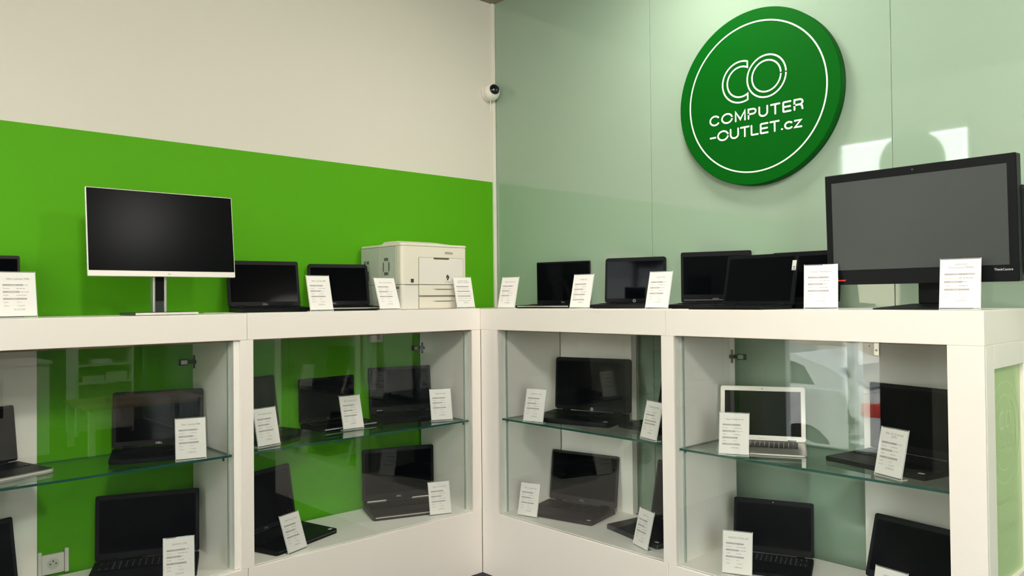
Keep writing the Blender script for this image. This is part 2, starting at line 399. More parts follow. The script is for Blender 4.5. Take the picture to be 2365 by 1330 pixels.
b.text('PC', .034, 'panel_print', E @ Matrix.Translation((0, .540, 0)))
b.build('printed_word', pg)
b = MB(); b.box(1.717, 1.737, .436, .442, 1.115, 1.186, 'metal', Tm, bev=.002)
b.cyl(Tm @ Vector((1.727, .4365, 1.135)), Tm @ Vector((1.727, .434, 1.135)), .004, 'dark_metal', 12); b.cyl(Tm @ Vector((1.727, .4365, 1.172)), Tm @ Vector((1.727, .434, 1.172)), .004, 'dark_metal', 12)
b.build('mounting_plate', t)
b = MB()
for (x, z) in ((1.700, 1.150),): b.cyl(Tm @ Vector((x, .4425, z)), Tm @ Vector((x, .4405, z)), .003, 'vent', 10)
b.build('screw_hole', t)

# sockets on the green wall
t = thing('wall_socket', 'white round pin wall socket low inside the near left cabinet', 'socket', (XL, -1.760, .318))
b = MB(); b.rpanel(.074, .074, .0, .010, .004, 'socket', frame((0, 0, .037), (0, 1, 0), (0, 0, 1)), ch=.001); b.build('plate', t)
b = MB(); b.lathe([(.021, .0101), (.021, .0106), (.0195, .0106), (.0195, .0103)], 'socket', frame((0, 0, .037), (0, 1, 0), (0, 0, 1)), n=32)
b.lathe([(.019, .0101), (.019, .0104)], 'printer_grey', frame((0, 0, .037), (0, 1, 0), (0, 0, 1)), n=32)
for (yy, zz) in ((-.0095, 0), (.0095, 0), (0, .010)): b.lathe([(.003, .0104), (.003, .0107)], 'vent', frame((0, yy, .037 + zz), (0, 1, 0), (0, 0, 1)), n=12)
b.build('socket_insert', t)
for s in (-1, 1): MB().box(0, .016, s * .045 - .007, s * .045 + .007, -.002, .088, 'socket', bev=.003).build('side_bracket', t)
t = thing('switch_box', 'small pale switch box on the green wall under the printer cabinet top', 'switch', (XL, -.328, 1.128))
MB().box(0, .030, -.036, .036, 0, .058, 'socket', bev=.005).build('box', t)
MB().box(.0305, .033, .004, .022, .010, .050, 'printer_grey', bev=.001).build('rocker', t)

# ------------------------------------------------------------------ round sign
t = thing('round_sign', 'large round green sign with cream ring and lettering on the glass wall', 'sign', (1.2375, YB - .0065, 2.1703))
T = frame((0, 0, 0), (1, 0, 0), (0, 0, 1))       # local z points out of the wall (towards -y)
MB().lathe([(.360, 0), (.3665, .002), (.3665, .044), (.3645, .0462)], 'sign_green', T, n=120).build('sign_board', t)
ZF = .0468
b = MB()
n = 120
for (r0, r1) in ((.3095, .3155),):
    V = [(r * math.cos(2 * PI * k / n), r * math.sin(2 * PI * k / n), ZF + dz) for (r, dz) in ((r0, -.0006), (r0, .0006), (r1, .0006), (r1, -.0006)) for k in range(n)]
    b.add(V, [(q * n + k, q * n + (k + 1) % n, (q + 1) * n + (k + 1) % n, (q + 1) * n + k) for q in range(3) for k in range(n)], 'sign_white', T)
b.build('ring', t)
_zs = [0]
def stroke(b, pts, w, m, T, closed=False, z=ZF + .0006):
    _zs[0] = (_zs[0] + 1) % 3; z = z + _zs[0] * .00025      # crossing strokes never share a plane
    P = [Vector((x, y, 0)) for x, y in pts]
    P = [p for i, p in enumerate(P) if i == 0 or (p - P[i - 1]).length > 1e-6]
    if closed and (P[0] - P[-1]).length < 1e-6: P.pop()
    n = len(P); Lf, Rt = [], []
    nrm = lambda d: Vector((-d.y, d.x, 0)).normalized()
    for i in range(n):
        d0 = P[i] - P[i - 1] if (i > 0 or closed) else None
        d1 = P[(i + 1) % n] - P[i] if (i < n - 1 or closed) else None
        if d0 is None: q = nrm(d1)
        elif d1 is None: q = nrm(d0)
        else:
            a, c = nrm(d0), nrm(d1); q = (a + c).normalized(); q = q / max(.5, q.dot(a))
        Lf.append(P[i] + q * w / 2 + Vector((0, 0, z))); Rt.append(P[i] - q * w / 2 + Vector((0, 0, z)))
    m_ = n if closed else n - 1
    b.add(Lf + Rt, [(i, n + i, n + (i + 1) % n, (i + 1) % n) for i in range(m_)], m, T)
    if not closed:
        for i, d in ((0, P[0] - P[1]), (n - 1, P[-1] - P[-2])):
            a0 = math.atan2(d.y, d.x)
            b.add([(P[i].x + w / 2 * math.cos(a0 + t), P[i].y + w / 2 * math.sin(a0 + t), z) for t in [-PI / 2 + PI * k / 8 for k in range(9)]], [list(range(9))], m, T)
def arc(cx, cy, r, a0, a1, n=24, ry=None):
    ry = r if ry is None else ry
    return [(cx + r * math.cos(math.radians(a0 + (a1 - a0) * k / n)), cy + ry * math.sin(math.radians(a0 + (a1 - a0) * k / n))) for k in range(n + 1)]
b = MB(); lw = .0068
cxO, cz0 = 1.295 - 1.2375, 2.246 - 2.1703
stroke(b, arc(cxO, cz0, .0868, 0, 360, 64), lw, 'sign_white', T); stroke(b, arc(cxO, cz0, .0645, 0, 360, 56), lw, 'sign_white', T)
cxC = 1.1775 - 1.2375; xe = 1.2095 - 1.2375
aO = math.degrees(math.acos((xe - cxC) / .0868)); aI = math.degrees(math.acos((xe - cxC) / .0640))
stroke(b, arc(cxC, cz0, .0868, aO, 360 - aO, 48) + arc(cxC, cz0, .0640, 360 - aI, aI, 40), lw, 'sign_white', T, closed=True)
b.build('emblem', t)
G = {'C': ([arc(.46, .5, .46, 40, 320, 28, .5)], .84), 'O': ([arc(.49, .5, .49, 0, 360, 36, .5)], .98),
     'M': ([[(0, 0), (0, 1), (.44, .12), (.88, 1), (.88, 0)]], .88), 'P': ([[(0, 0), (0, 1), (.40, 1)] + arc(.40, .735, .265, 90, -90, 14) + [(0, .47)]], .665),
     'U': ([[(0, 1), (0, .38)] + arc(.36, .38, .36, 180, 360, 18, .38) + [(.72, 1)]], .72), 'T': ([[(0, 1), (.74, 1)], [(.37, 1), (.37, 0)]], .74),
     'E': ([[(.62, 1), (.06, 1), (0, .94), (0, .06), (.06, 0), (.62, 0)], [(0, .5), (.58, .5)]], .62),
     'R': ([[(0, 0), (0, 1), (.42, 1)] + arc(.42, .735, .265, 90, -90, 14) + [(0, .47)], [(.46, .47), (.62, .35), (.68, 0)]], .69),
     'L': ([[(0, 1), (0, .05), (.05, 0), (.58, 0)]], .58), '-': ([[(0, .43), (.50, .43)]], .50), '.': ([[(0, .05), (.03, .05)]], .03),
     'c': ([arc(.33, .34, .33, 45, 315, 22, .34)], .58), 'z': ([[(0, .68), (.52, .68), (0, 0), (.54, 0)]], .54)}
def line(b, s, x0, x1, z, cap, w, sx):
    tot = sum(G[ch][1] for ch in s) * cap * sx; gap = (x1 - x0 - tot) / (len(s) - 1); x = x0
    for ch in s:
        for p in G[ch][0]: stroke(b, [(x + u * cap * sx, z + v * cap) for u, v in p], w, 'sign_white', T)
        x += G[ch][1] * cap * sx + gap
b = MB()
line(b, 'COMPUTER', 1.027 - 1.2375, 1.450 - 1.2375, 2.0830 - 2.1703, .0385, .0074, 1.30)
b.build('lettering', t); b = MB()
line(b, '-OUTLET.cz', 1.027 - 1.2375, 1.443 - 1.2375, 2.0125 - 2.1703, .0385, .0074, 1.30)
b.build('lettering', t)

# security camera
t = thing('security_camera', 'small white dome security camera high in the corner', 'camera', (XL, .450, 2.523))
MB().lathe([(.047, 0), (.049, .003), (.049, .012), (.046, .016)], 'cam_white', frame((0, 0, 0), (0, 1, 0), (0, 0, 1)), n=40).build('mount', t)
def sphere(b, c, r, m, n=28, k=16, zlo=-1.0, T=None):
    prof = [(r * math.cos(a), r * math.sin(a)) for a in [math.asin(zlo) + (PI / 2 - 1e-3 - math.asin(zlo)) * i / k for i in range(k + 1)]]
    R = (Matrix.Translation(c) @ T) if T else Matrix.Translation(c)
    return b.lathe([(max(x, 1e-5), z) for x, z in prof], m, R, n)
dirn = Vector((.93, -.29, .15)).normalized(); sx = Vector((0, 0, 1)).cross(dirn).normalized(); sy = dirn.cross(sx)
Tl = frame((0, 0, 0), sx, sy)
b = MB(); sphere(b, (.036, 0, 0), .050, 'cam_white', zlo=-.999); b.build('ball', t)
b = MB(); b.lathe([(.0275, .0395), (.0300, .0440), (.0290, .0470), (.0245, .0540), (.014, .0590), (.0005, .0600)], 'cam_lens', Matrix.Translation((.036, 0, 0)) @ Tl, n=32); b.build('lens_dome', t)
b = MB(); b.cyl((.034, -.004, -.045), (.030, -.004, -.12), .0022, 'cam_white', 8); b.build('cable', t)

# ------------------------------------------------------------------ laptops
def laptop(label, x, y, z, yaw, tilt, W, D, H, t=.022, lid='black', base='black', deck=None, bez=(.012, .018, .022), screen='screen', r=.008, lth=.008,
           logo=None, logo_x=0.0, logo_m='logo_grey', logo_s=.010, keys='keys', kw=.90, kd=(.10, .50), pad=True, sticker=None, hinges='black', key_front=False, wedge=.25,
           edge=None, extra=None, cat='laptop', legend=False, cam=False, name='laptop'):
    o = thing(name, label, cat, (x, y, z), yaw, 'laptops on display')
    fn = lambda p: (p[0], p[1], p[2] * (1 - wedge * max(0, min(1, -p[1] / D))) if p[2] > .004 else p[2])
    deckz = lambda yy: t * (1 - wedge * (-yy / D))
    MB().rpanel(W, D, 0, t, r, base, None, ch=.002, cy=-D / 2, fn=fn).build('base', o)
    slope = math.atan2(t * wedge, D)
    TD = Matrix.Translation((0, 0, t)) @ Matrix.Rotation(slope, 4, 'X')     # local plane of the deck: y runs back from the hinge (negative = front)
    if deck:
        MB().rpanel(W - .010, D - .014, .0001, .0006, r * .7, deck, TD, ch=.0002, cy=-D / 2 - .002).build('palm_deck', o)
    zk = .0007
    b = MB(); cols, rows = 15, 6
    kx = W * kw / cols; ky = D * (kd[1] - kd[0]) / rows
    for j in range(rows):
        yc = -D * kd[0] - (j + .5) * ky
        i = 0
        while i < cols:
            n = 1
            if j == rows - 1 and i == 4: n = 5
            if j in (2, 3) and i in (0, cols - 2): n = 2
            xc = -W * kw / 2 + (i + n / 2) * kx
            b.box(xc - n * kx / 2 + .0011, xc + n * kx / 2 - .0011, yc - ky / 2 + .0011, yc + ky / 2 - .0011, zk - .0004, zk + .0018, keys, TD)
            if legend and n == 1: b.box(xc - .0022, xc + .0012, yc - .0018, yc + .0024, zk + .00185, zk + .0020, 'legend', TD)
            i += n
    kb = b.build('keyboard', o)
    if pad:
        MB().rpanel(W * .30, D * .28, .0004, .0010, .003, deck or base, TD, ch=.0002, cx=-W * .03, cy=-D * .76).build('touchpad', o)
    if sticker:
        MB().rpanel(.020, .014, .0006, .0009, .002, 'sticker', TD, ch=.0001, cx=sticker * (W / 2 - .026), cy=-D + .022).build('palm_sticker', o)
    if edge:
        zf = deckz(-D) * .62
        MB().box(-W / 2 + .012, W / 2 - .012, -D - .0008, -D + .004, zf - .002, zf + .003, edge).build('front_edge', o)
    a = math.radians(tilt)
    TL = Matrix.Translation((0, 0, t)) @ Matrix.Rotation(-a, 4, 'X') @ frame((0, 0, 0), (1, 0, 0), (0, 0, 1))   # x right, y up the lid, z towards the viewer
    ld = MB().rpanel(W, H - .002, -lth, 0, r, lid, TL, ch=.0015, cy=H / 2 + .001).build('lid', o)
    top, bot, side = bez[1], bez[2], bez[0]
    MB().rpanel(W - 2 * side, H - top - bot, -.0005, .0005, .001, screen, TL, ch=.0002, cy=(bot + H - top) / 2).build('screen', ld)
    if logo:
        b = MB(); yb = bot * .5 - logo_s * .36
        if logo == 'o':
            ring_flat(b, 0, bot * .5, logo_s * .42, logo_s * .14, logo_m, TL @ Matrix.Translation((logo_x, 0, .0006)), n=24)
            b.text('hp', logo_s * .62, logo_m, TL @ Matrix.Translation((logo_x, bot * .5 - logo_s * .2, .0006)))
        else: b.text(logo, logo_s, logo_m, TL @ Matrix.Translation((logo_x, yb, .0006)))
        b.build('logo', ld)
    if cam: MB().lathe([(.0022, .0002), (.0022, .0007)], 'legend' if cam == 2 else 'black', TL @ Matrix.Translation((0, H - top / 2, 0)), n=12).build('webcam', ld)
    for s in (-1, 1):
        MB().cyl((s * W * .34 - W * .05, .0015, t + .002), (s * W * .34 + W * .05, .0015, t + .002), .0055, hinges, 14).build('hinge', o)
    if extra: extra(o, ld, TL, TD, W, D, H)
    return o

def edge_sticker(o, ld, TL, TD, W, D, H):
    b = MB(); b.box(W / 2 - .021, W / 2 - .004, H * .66, H * .85, .0001, .0006, 'sticker', TL)
    b.box(W / 2 - .017, W / 2 - .007, H * .71, H * .735, .0006, .0008, 'ink', TL); b.box(W / 2 - .018, W / 2 - .006, H * .67, H * .69, .0006, .0008, 'ink', TL)
    b.build('barcode_sticker', ld)
def light_bar(o, ld, TL, TD, W, D, H):
    MB().box(-W * .46, W * .46, .012, .0135, .0002, .0007, 'logo_grey', TL).build('silver_strip', ld)
def e_bars(o, ld, TL, TD, W, D, H):
    for s in (-1, 1): MB().box(s * W * .31 - W * .13, s * W * .31 + W * .13, -.002, .007, .001, .010, 'silver', TL, bev=.002).build('hinge_cover', o)

TOP = ZT + .0005; TOPL = ZT + .003; SL, SR1, SR2, CB = .7482, .7632, .7548, .3097
laptop('dark grey laptop cut by the left photo edge, on top of the cabinets', -.321, -2.052, TOP, 82, 23.2, .329, .215, .219, lid='brown_black', bez=(.008, .014, .02))
laptop('black laptop on the cabinet top just right of the silver monitor', -.356, -.946, TOPL, 79.1, 12.5, .315, .214, .209, logo='DELL', logo_s=.011, lth=.010)
laptop('black laptop with a silver front edge, left of the printer', -.340, -.579, TOPL, 73.2, 14.4, .287, .202, .205, logo='DELL', logo_x=-.03, r=.014, edge='silver', lth=.010)
laptop('slim black laptop with silver front edge, first right of the corner on top', .137, .450, TOP, 14.9, -.5, .314, .219, .221, t=.018, logo='DELL', edge='silver', r=.005, bez=(.006, .007, .02))
laptop('round cornered black laptop with a ring logo, second right of the corner on top', .618, .428, TOP, 17.8, 4.6, .302, .210, .217, logo='o', logo_s=.016, base='black_soft', r=.014)
laptop('black laptop with a silver strip under its screen, half hidden behind another laptop', 1.052, .438, TOP, 19.4, .5, .303, .216, .222, logo='FUJITSU', logo_s=.008, extra=light_bar, bez=(.012, .020, .036))
laptop('black laptop with a white barcode sticker on its screen edge', 1.362, .228, TOP, -4.8, 12.7, .315, .211, .201, t=.014, r=.005, extra=edge_sticker, bez=(.014, .014, .016))
laptop('black laptop mostly hidden behind the barcoded laptop and the big monitor', 1.436, .462, TOP, -1, 8.0, .290, .192, .206, r=.006)
laptop('silver based laptop cut by the left photo edge, on the glass shelf', -.322, -2.041, SL, 109.4, 7.6, .333, .218, .202, base='silver', deck='brown_black', keys='keys', edge='silver_light', bez=(.005, .01, .018))
laptop('charcoal laptop with white bezel letters alone on the near left glass shelf', -.306, -1.418, SL, 70.7, 9.4, .331, .208, .219, logo='DELL', logo_m='logo_white', logo_s=.011, lid='black_soft', bez=(.012, .024, .026), r=.010)
laptop('large open black laptop with visible keyboard on the near left cabinet floor', -.339, -1.450, CB, 66.9, 3.9, .376, .235, .250, t=.024, lid='black_soft', base='black_soft', legend=True, bez=(.014, .018, .028))
laptop('black laptop cut by the left photo edge, on the cabinet floor', -.318, -2.048, CB, 106.6, 10.6, .342, .240, .238, lid='black_soft')
laptop('black laptop beside the post on the shelf under the printer cabinet top', -.345, -.999, SL, 111.2, 8.3, .300, .190, .236, r=.014, lid='black_soft')
laptop('black laptop in the middle of the shelf under the printer', -.416, -.606, SL, 93.7, 1.4, .306, .192, .203, edge='logo_grey', lid='black', bez=(.008, .01, .018), logo='DELL', logo_s=.007)
laptop('dark laptop standing on a black dock at the right end of the shelf', -.337, -.238, SL, 75.9, 5.0, .329, .180, .225, t=.03, lid='black_soft', logo='lenovo', logo_x=-.115, logo_m='logo_white', logo_s=.010, bez=(.012, .014, .03), r=.005)
laptop('large black laptop beside the post on the floor of the printer cabinet', -.335, -.957, CB, 107.9, 9.7, .360, .248, .260, t=.026, lid='black_soft', base='black', logo='DELL', logo_s=.010, sticker=1, edge='steel_grey', r=.012)
laptop('thick grey laptop with two bright hinge covers near the inner corner', -.353, -.247, CB, 69.9, .6, .367, .240, .261, t=.028, lid='black_soft', base='brown_black', logo='DELL', logo_s=.011, logo_m='logo_white', edge='silver', bez=(.014, .020, .036), r=.012, extra=e_bars)
laptop('large rounded black laptop with ring logo on the shelf right of the corner', .426, .335, SR1, 14.3, 3.3, .407, .240, .256, t=.03, logo='o', logo_s=.015, logo_m='logo_white', r=.016, sticker=1)
laptop('black laptop half hidden by the post on the shelf right of the corner', .893, .412, SR1, -9.1, 13.1, .340, .234, .229, base='black_soft')
laptop('brownish grey laptop with pale bezel letters on the floor right of the corner', .337, .354, CB, 12.6, 8.8, .375, .244, .245, lid='brown_black', base='brown_black', logo='DELL', logo_s=.012, r=.012, sticker=1, bez=(.010, .012, .03))
laptop('dark laptop half hidden by the post on the floor right of the corner', .867, .387, CB, -13.6, 10.7, .350, .255, .254, t=.026, lid='brown_black', base='steel_grey', deck='black', sticker=1, r=.012)
laptop('silver laptop with a white screen frame on the right end shelf', 1.330, .319, SR2, 27.5, 11.1, .322, .221, .215, t=.013, lid='silver_light', base='silver', deck='silver', bez=(.017, .019, .022), logo='MacBook Air', logo_s=.006, cam=1, kw=.82, kd=(.08, .52), edge='silver_light', hinges='steel_grey', lth=.006, r=.010, wedge=.6)
laptop('large black laptop on the right end shelf, right of the silver one', 1.882, .385, SR2, -14.4, .4, .374, .243, .241, t=.022, r=.006, bez=(.012, .014, .03), sticker=1)
laptop('small black laptop with visible keyboard on the right end cabinet floor', 1.360, .331, CB, 23.1, 12.3, .301, .209, .206, t=.018, legend=True, cam=2, bez=(.010, .018, .026))
laptop('black laptop cut by the bottom photo edge in the right end cabinet', 1.881, .315, CB, -8.6, 18.6, .342, .230, .226, lid='black_soft', r=.010, bez=(.012, .020, .026))

# ------------------------------------------------------------------ price cards
def price_card(label, x, y, z, yaw, lean, head, price, bars=(0, 2, 4), ends=(.66, .55, .74)):
    o = thing('price_card', label, 'price card', (x, y, z + .0009), yaw, 'white price cards in clear stands')
    W, H, g = .1044, .1486, .0065
    T = Matrix.Rotation(-math.radians(lean), 4, 'X') @ frame((0, 0, 0), (1, 0, 0), (0, 0, 1))
    pp = MB().box(-W / 2, W / 2, g, g + H, .0002, .0007, 'paper', T).build('paper', o)
    b = MB(); P = lambda fx, fy: T @ Matrix.Translation((-W / 2 + fx * W, g + H - fy * H, .0010))
    hs = .0082
    longest = max(len(h) for h in head)
    if longest * hs * .56 > .082: hs = .082 / (longest * .56)
    for i, h in enumerate(head): b.text(h, hs, 'ink', P(.52, .155 + (i * .062 if len(head) > 1 else .012) - (.03 if len(head) > 1 else 0)))
    off = .02 if len(head) > 1 else 0.0
    for r, e in zip(bars, ends):
        y0 = .268 + off + r * .0795
        b.add([(.10 * W - W / 2, g + H - (y0 + .042) * H, .0009), (e * W - W / 2, g + H - (y0 + .042) * H, .0009), (e * W - W / 2, g + H - y0 * H, .0009), (.10 * W - W / 2, g + H - y0 * H, .0009)], [(0, 1, 2, 3)], 'ink_bar', T)
    sp = .0795 * H / .0052 / 1.0
    rng = random.Random(head[0] + price)
    rows = ('Obrazovka', 'Procesor', 'Paměť', 'Grafika', 'Pevný disk', 'Systém', 'Záruka') if 'tisk' not in head[0] else (None,) * 7
    for i, a in enumerate(rows):
        yy = .298 + off + i * .0795
        if a: b.text(a, .0050, 'ink', P(.115, yy), 'LEFT')
        if a == 'Systém': b.text('W 10', .0050, 'ink', P(.47, yy), 'LEFT')
        elif a == 'Záruka': b.text('12 měsíců', .0050, 'ink', P(.47, yy), 'LEFT')
        else:                                           # values too small to read: short grey dashes
            xx = .47 if a else .12
            while xx < .47 + (.16 if a else .30) + rng.random() * .14:
                w_ = .03 + rng.random() * .06; zc = g + H - (yy - .009) * H
                b.add([(xx * W - W / 2, zc - .0007, .00095), ((xx + w_) * W - W / 2, zc - .0007, .00095), ((xx + w_) * W - W / 2, zc + .0007, .00095), (xx * W - W / 2, zc + .0007, .00095)], [(0, 1, 2, 3)], 'ink', T)
                xx += w_ + .018
    b.text(price, .0078, 'ink', P(.53, .868))
    b.build('printing', pp)
    hb = MB(); w2 = W / 2 + .0012
    hb.box(-w2, w2, .0, g + H + .004, -.0024, -.0002, 'acrylic', T)
    hb.box(-w2, w2, .0004, .026, .0, .0022, 'acrylic')
    h = hb.build('clear_stand', o)
    eb = MB()
    eb.box(-w2, w2, -.0002, .0014, -.0026, .0002, 'acrylic_edge', T); eb.box(-w2, w2, .026, .0268, .0, .0022, 'acrylic_edge')
    for s in (-1, 1):
        eb.box(s * w2 - .0005, s * w2 + .0005, .0, g + H + .004, -.0024, 0, 'acrylic_edge', T); eb.box(s * w2 - .0005, s * w2 + .0005, .0, .0268, .0, .0022, 'acrylic_edge')
    eb.build('stand_edge', h)
    return o
A = price_card
A('white price card in front of the laptop next to the silver monitor', -.037, -.845, TOPL, 88.7, 15.2, ['DELL Latitude 7480'], '8 459 Kč')
A('white price card leaning strongly back at the left front corner of the printer', -.030, -.505, TOPL, 88.2, 21.5, ['DELL Latitude E7240'], '6 159 Kč', ends=(.62, .55, .72))
A('white price card at the right front corner of the printer', -.011, -.079, TOPL, 86.3, 13.0, ['Laserová tiskárna', 'EPSON AL-M300DN'], '2 899 Kč', ends=(.80, .84, .86))
A('white price card with a bright glare cut by the left photo edge', -.054, -1.941, TOP, 89.4, 14.4, ['DELL Latitude 7490'], '10 217 Kč')
A('white price card alone just right of the wall corner on top', .150, .033, TOP, 6.1, 14.5, ['DELL Precision 5510'], '17 959 Kč', ends=(.70, .52, .56))
A('white price card in front of the first laptop right of the corner on top', .607, .053, TOP, 5.9, 14.8, ['HP 840 G3'], '8 989 Kč', bars=(0, 2, 4, 6), ends=(.68, .56, .70, .70))
A('white price card in front of the ring logo laptop on top', 1.020, .056, TOP, 3.9, 15.5, ['Fujitsu E754'], '7 819 Kč', ends=(.64, .52, .72))
A('white price card left of the big black monitor beside its red accent', 1.697, .062, TOP, 21.9, 14.5, ['Lenovo ThinkPad X1'], '9 129 Kč', ends=(.72, .56, .75))
A('white price card at the right end, before the big black monitor', 2.130, .038, TOP, 10.0, 14.0, ['LENOVO', 'ThinkCentre M900z'], '12 259 Kč', ends=(.87, .55, .74))
A('white price card on the near left glass shelf beside the charcoal laptop', -.036, -1.393, SL, 73.6, 15.8, ['DELL Latitude 5480'], '7 459 Kč', ends=(.70, .57, .76))
A('white price card on the near left cabinet floor before the open keyboard', -.034, -1.440, CB, 71.0, 15.0, ['LENOVO L470'], '6 819 Kč', ends=(.72, .56, .75))
A('white price card at the left end of the shelf under the printer', -.083, -1.061, SL, 100.9, 13.0, ['HP ProBook 640 G1'], '5 689 Kč', ends=(.74, .60, .78))
A('white price card in the middle of the shelf under the printer', -.188, -.603, SL, 89.4, 14.9, ['DELL Latitude E7240'], '5 489 Kč', ends=(.64, .55, .74))
A('white price card at the right end of the shelf under the printer', -.094, -.169, SL, 67.3, 14.6, ['LENOVO L450'], '5 259 Kč', ends=(.72, .56, .74))
A('strongly tilted white price card on the printer cabinet floor before the large laptop', -.041, -.959, CB, 108.1, 19.7, ['DELL Precision 7510'], '19 899 Kč', ends=(.70, .60, .76))
A('white price card on the printer cabinet floor beside the thick grey laptop', -.051, -.214, CB, 69.5, 14.9, ['DELL Precision 7520'], '21 989 Kč', ends=(.70, .58, .74))
A('white price card at the left end of the shelf right of the corner', .331, .030, SR1, 14.5, 14.6, ['HP ZBook 17 G3'], '23 789 Kč', ends=(.70, .56, .74))
A('slanted white price card against the post on the shelf right of the corner', .981, .041, SR1, -16.2, 14.4, ['HP EliteBook 8570p'], '3 959 Kč', bars=(1, 3, 4), ends=(.60, .80, .78))
A('white price card on the floor right of the corner beside the brownish laptop', .262, .053, CB, 13.9, 14.1, ['DELL Latitude 3590'], '12 959 Kč', ends=(.68, .56, .76))
A('turned white price card on the floor before the half hidden dark laptop', .915, .064, CB, -19.4, 14.3, ['DELL 7710'], '18 799 Kč', ends=(.70, .56, .74))
A('white price card in front of the silver laptop', 1.370, .041, SR2, 24.9, 16.5, ['Apple MacBook Air'], '7 859 Kč', bars=(0, 2, 4, 6), ends=(.70, .54, .62, .71))
A('turned white price card on the right end shelf in front of the large black laptop', 1.901, .074, SR2, -21.8, 13.2, ['DELL G3 15 Gaming', '(3579)'], '14 999 Kč', ends=(.66, .52, .76))
A('white price card in front of the small laptop with visible keyboard', 1.362, .065, CB, 24.1, 15.4, ['LENOVO YOGA 260'], '7 899 Kč', ends=(.70, .54, .73))
A('white price card cut by the bottom photo edge in the right end cabinet', 1.899, .046, CB, -8.6, 14.9, ['LENOVO T460'], '8 459 Kč')

# ------------------------------------------------------------------ silver monitor on the left
t = thing('desktop_monitor', 'thin silver framed monitor on a stand before the green wall', 'monitor', (-.20, -1.452, TOP), 89.6)
MB().rpanel(.229, .195, 0, .010, .006, 'steel_grey', None, ch=.001, cy=.0).build('stand_base', t)
MB().box(-.1135, .1135, -.0985, -.0975, .0015, .0095, 'silver_light').build('base_front_edge', t)
b = MB()
for s in (-1, 1): b.box(s * .021 - .0045, s * .021 + .0045, -.012, .020, .010, .33, 'silver', bev=.002)
b.box(-.0165, .0165, .004, .020, .010, .055, 'steel_grey'); b.box(-.0165, .0165, -.004, .020, .055, .33, 'black')
b.build('stand_neck', t)
TP = Matrix.Translation((.012, -.046, .1455)) @ Matrix.Rotation(-math.radians(6.2), 4, 'X') @ frame((0, 0, 0), (1, 0, 0), (0, 0, 1))
hd = MB().rpanel(.539, .327, -.012, 0, .003, 'silver_light', TP, ch=.001, cy=.1635).build('display_housing', t)
MB().rpanel(.20, .16, -.034, -.012, .01, 'black', TP, ch=.004, cy=.16).build('rear_cover', hd)
MB().rpanel(.5335, .3035, -.0003, .0006, .001, 'screen_matte', TP, ch=.0002, cy=.0210 + .3035 / 2).build('screen', hd)
b = MB(); b.text('hp', .010, 'ink', TP @ Matrix.Translation((.012, .0075, .0004))); b.build('logo', hd)

# big all-in-one on the right
t = thing('all_in_one_computer', 'large black wide bezel screen with a red accent at the right end', 'computer', (1.979, .215, TOP), -1.2)
MB().rings([[(-.137, -.085, 0), (.137, -.085, 0), (.105, .10, 0), (-.105, .10, 0)], [(-.137, -.085, .004), (.137, -.085, .004), (.105, .10, .004), (-.105, .10, .004)], [(-.045, .0, .018), (.045, .0, .018), (.04, .06, .018), (-.04, .06, .018)]], 'black_soft').build('stand_base', t)
MB().box(-.034, .034, .022, .042, .0175, .16, 'black_soft', bev=.003).build('stand_neck', t)
TP = Matrix.Translation((.002, -.092, .083)) @ Matrix.Rotation(math.radians(2.0), 4, 'X') @ frame((0, 0, 0), (1, 0, 0), (0, 0, 1))
hd = MB().rpanel(.573, .374, -.040, 0, .004, 'black', TP, ch=.002, cy=.187).build('display_housing', t)
MB().rpanel(.555, .265, -.062, -.038, .012, 'black_soft', TP, ch=.010, cx=.020, cy=.150).build('rear_cover', hd)
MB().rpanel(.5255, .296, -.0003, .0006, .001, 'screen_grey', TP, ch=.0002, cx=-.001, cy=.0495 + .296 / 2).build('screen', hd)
MB().box(-.282, .282, .0195, .0203, .0, .0004, 'black_soft', TP).build('chin_line', hd)
MB().prism([(-.267, .0125), (-.228, .0125), (-.222, .0170), (-.262, .0170)], .0, .0008, 'red', TP).build('red_accent', hd)
b = MB(); b.text('ThinkCentre', .0095, 'logo_white', TP @ Matrix.Translation((.246, .033, .0006))); b.build('logo', hd)
MB().lathe([(.003, .0001), (.003, .0006)], 'steel_grey', TP @ Matrix.Translation((0, .361, 0)), n=14).build('webcam', hd)

# ------------------------------------------------------------------ printer
t = thing('laser_printer', 'cream laser printer with two paper drawers on the cabinet top', 'printer', (-.070, -.221, TOPL), 89.4)
W, D, H = .389, .355, .313
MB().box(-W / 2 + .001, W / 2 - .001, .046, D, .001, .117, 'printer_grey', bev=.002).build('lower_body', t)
MB().rpanel(W, .05, .001, .1165, .016, 'printer_door', None, ch=.001, cy=.026).build('lower_front', t)
b = MB(); b.rpanel(W, .05, .118, .298, .016, 'printer', None, ch=.001, cy=.026); b.build('front_cover', t)
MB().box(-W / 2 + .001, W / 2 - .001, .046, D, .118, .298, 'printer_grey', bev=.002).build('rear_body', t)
b = MB(); b.rpanel(W + .003, D + .002, .2985, .3105, .014, 'printer', None, ch=.003, cy=D / 2)
b.build('top_cover', t)
b = MB()    # raised output bulge behind the front edge
sec = [(.012, 0), (.040, .010), (.095, .017), (.150, .016), (.176, .0)]
R = []
for xx, k in ((-W / 2 + .004, .75), (-W / 2 + .05, 1.0), (W * .12, 1.0), (W * .30, .45), (W / 2 - .01, .15)):
    R.append([(xx, yy, .3100 + zz * k) for yy, zz in sec])
b.rings([r + [(r[0][0], .176, .309), (r[0][0], .012, .309)] for r in R], 'printer'); b.build('output_cover', t)
xl = -W / 2 + .098; xr = W / 2 - .026
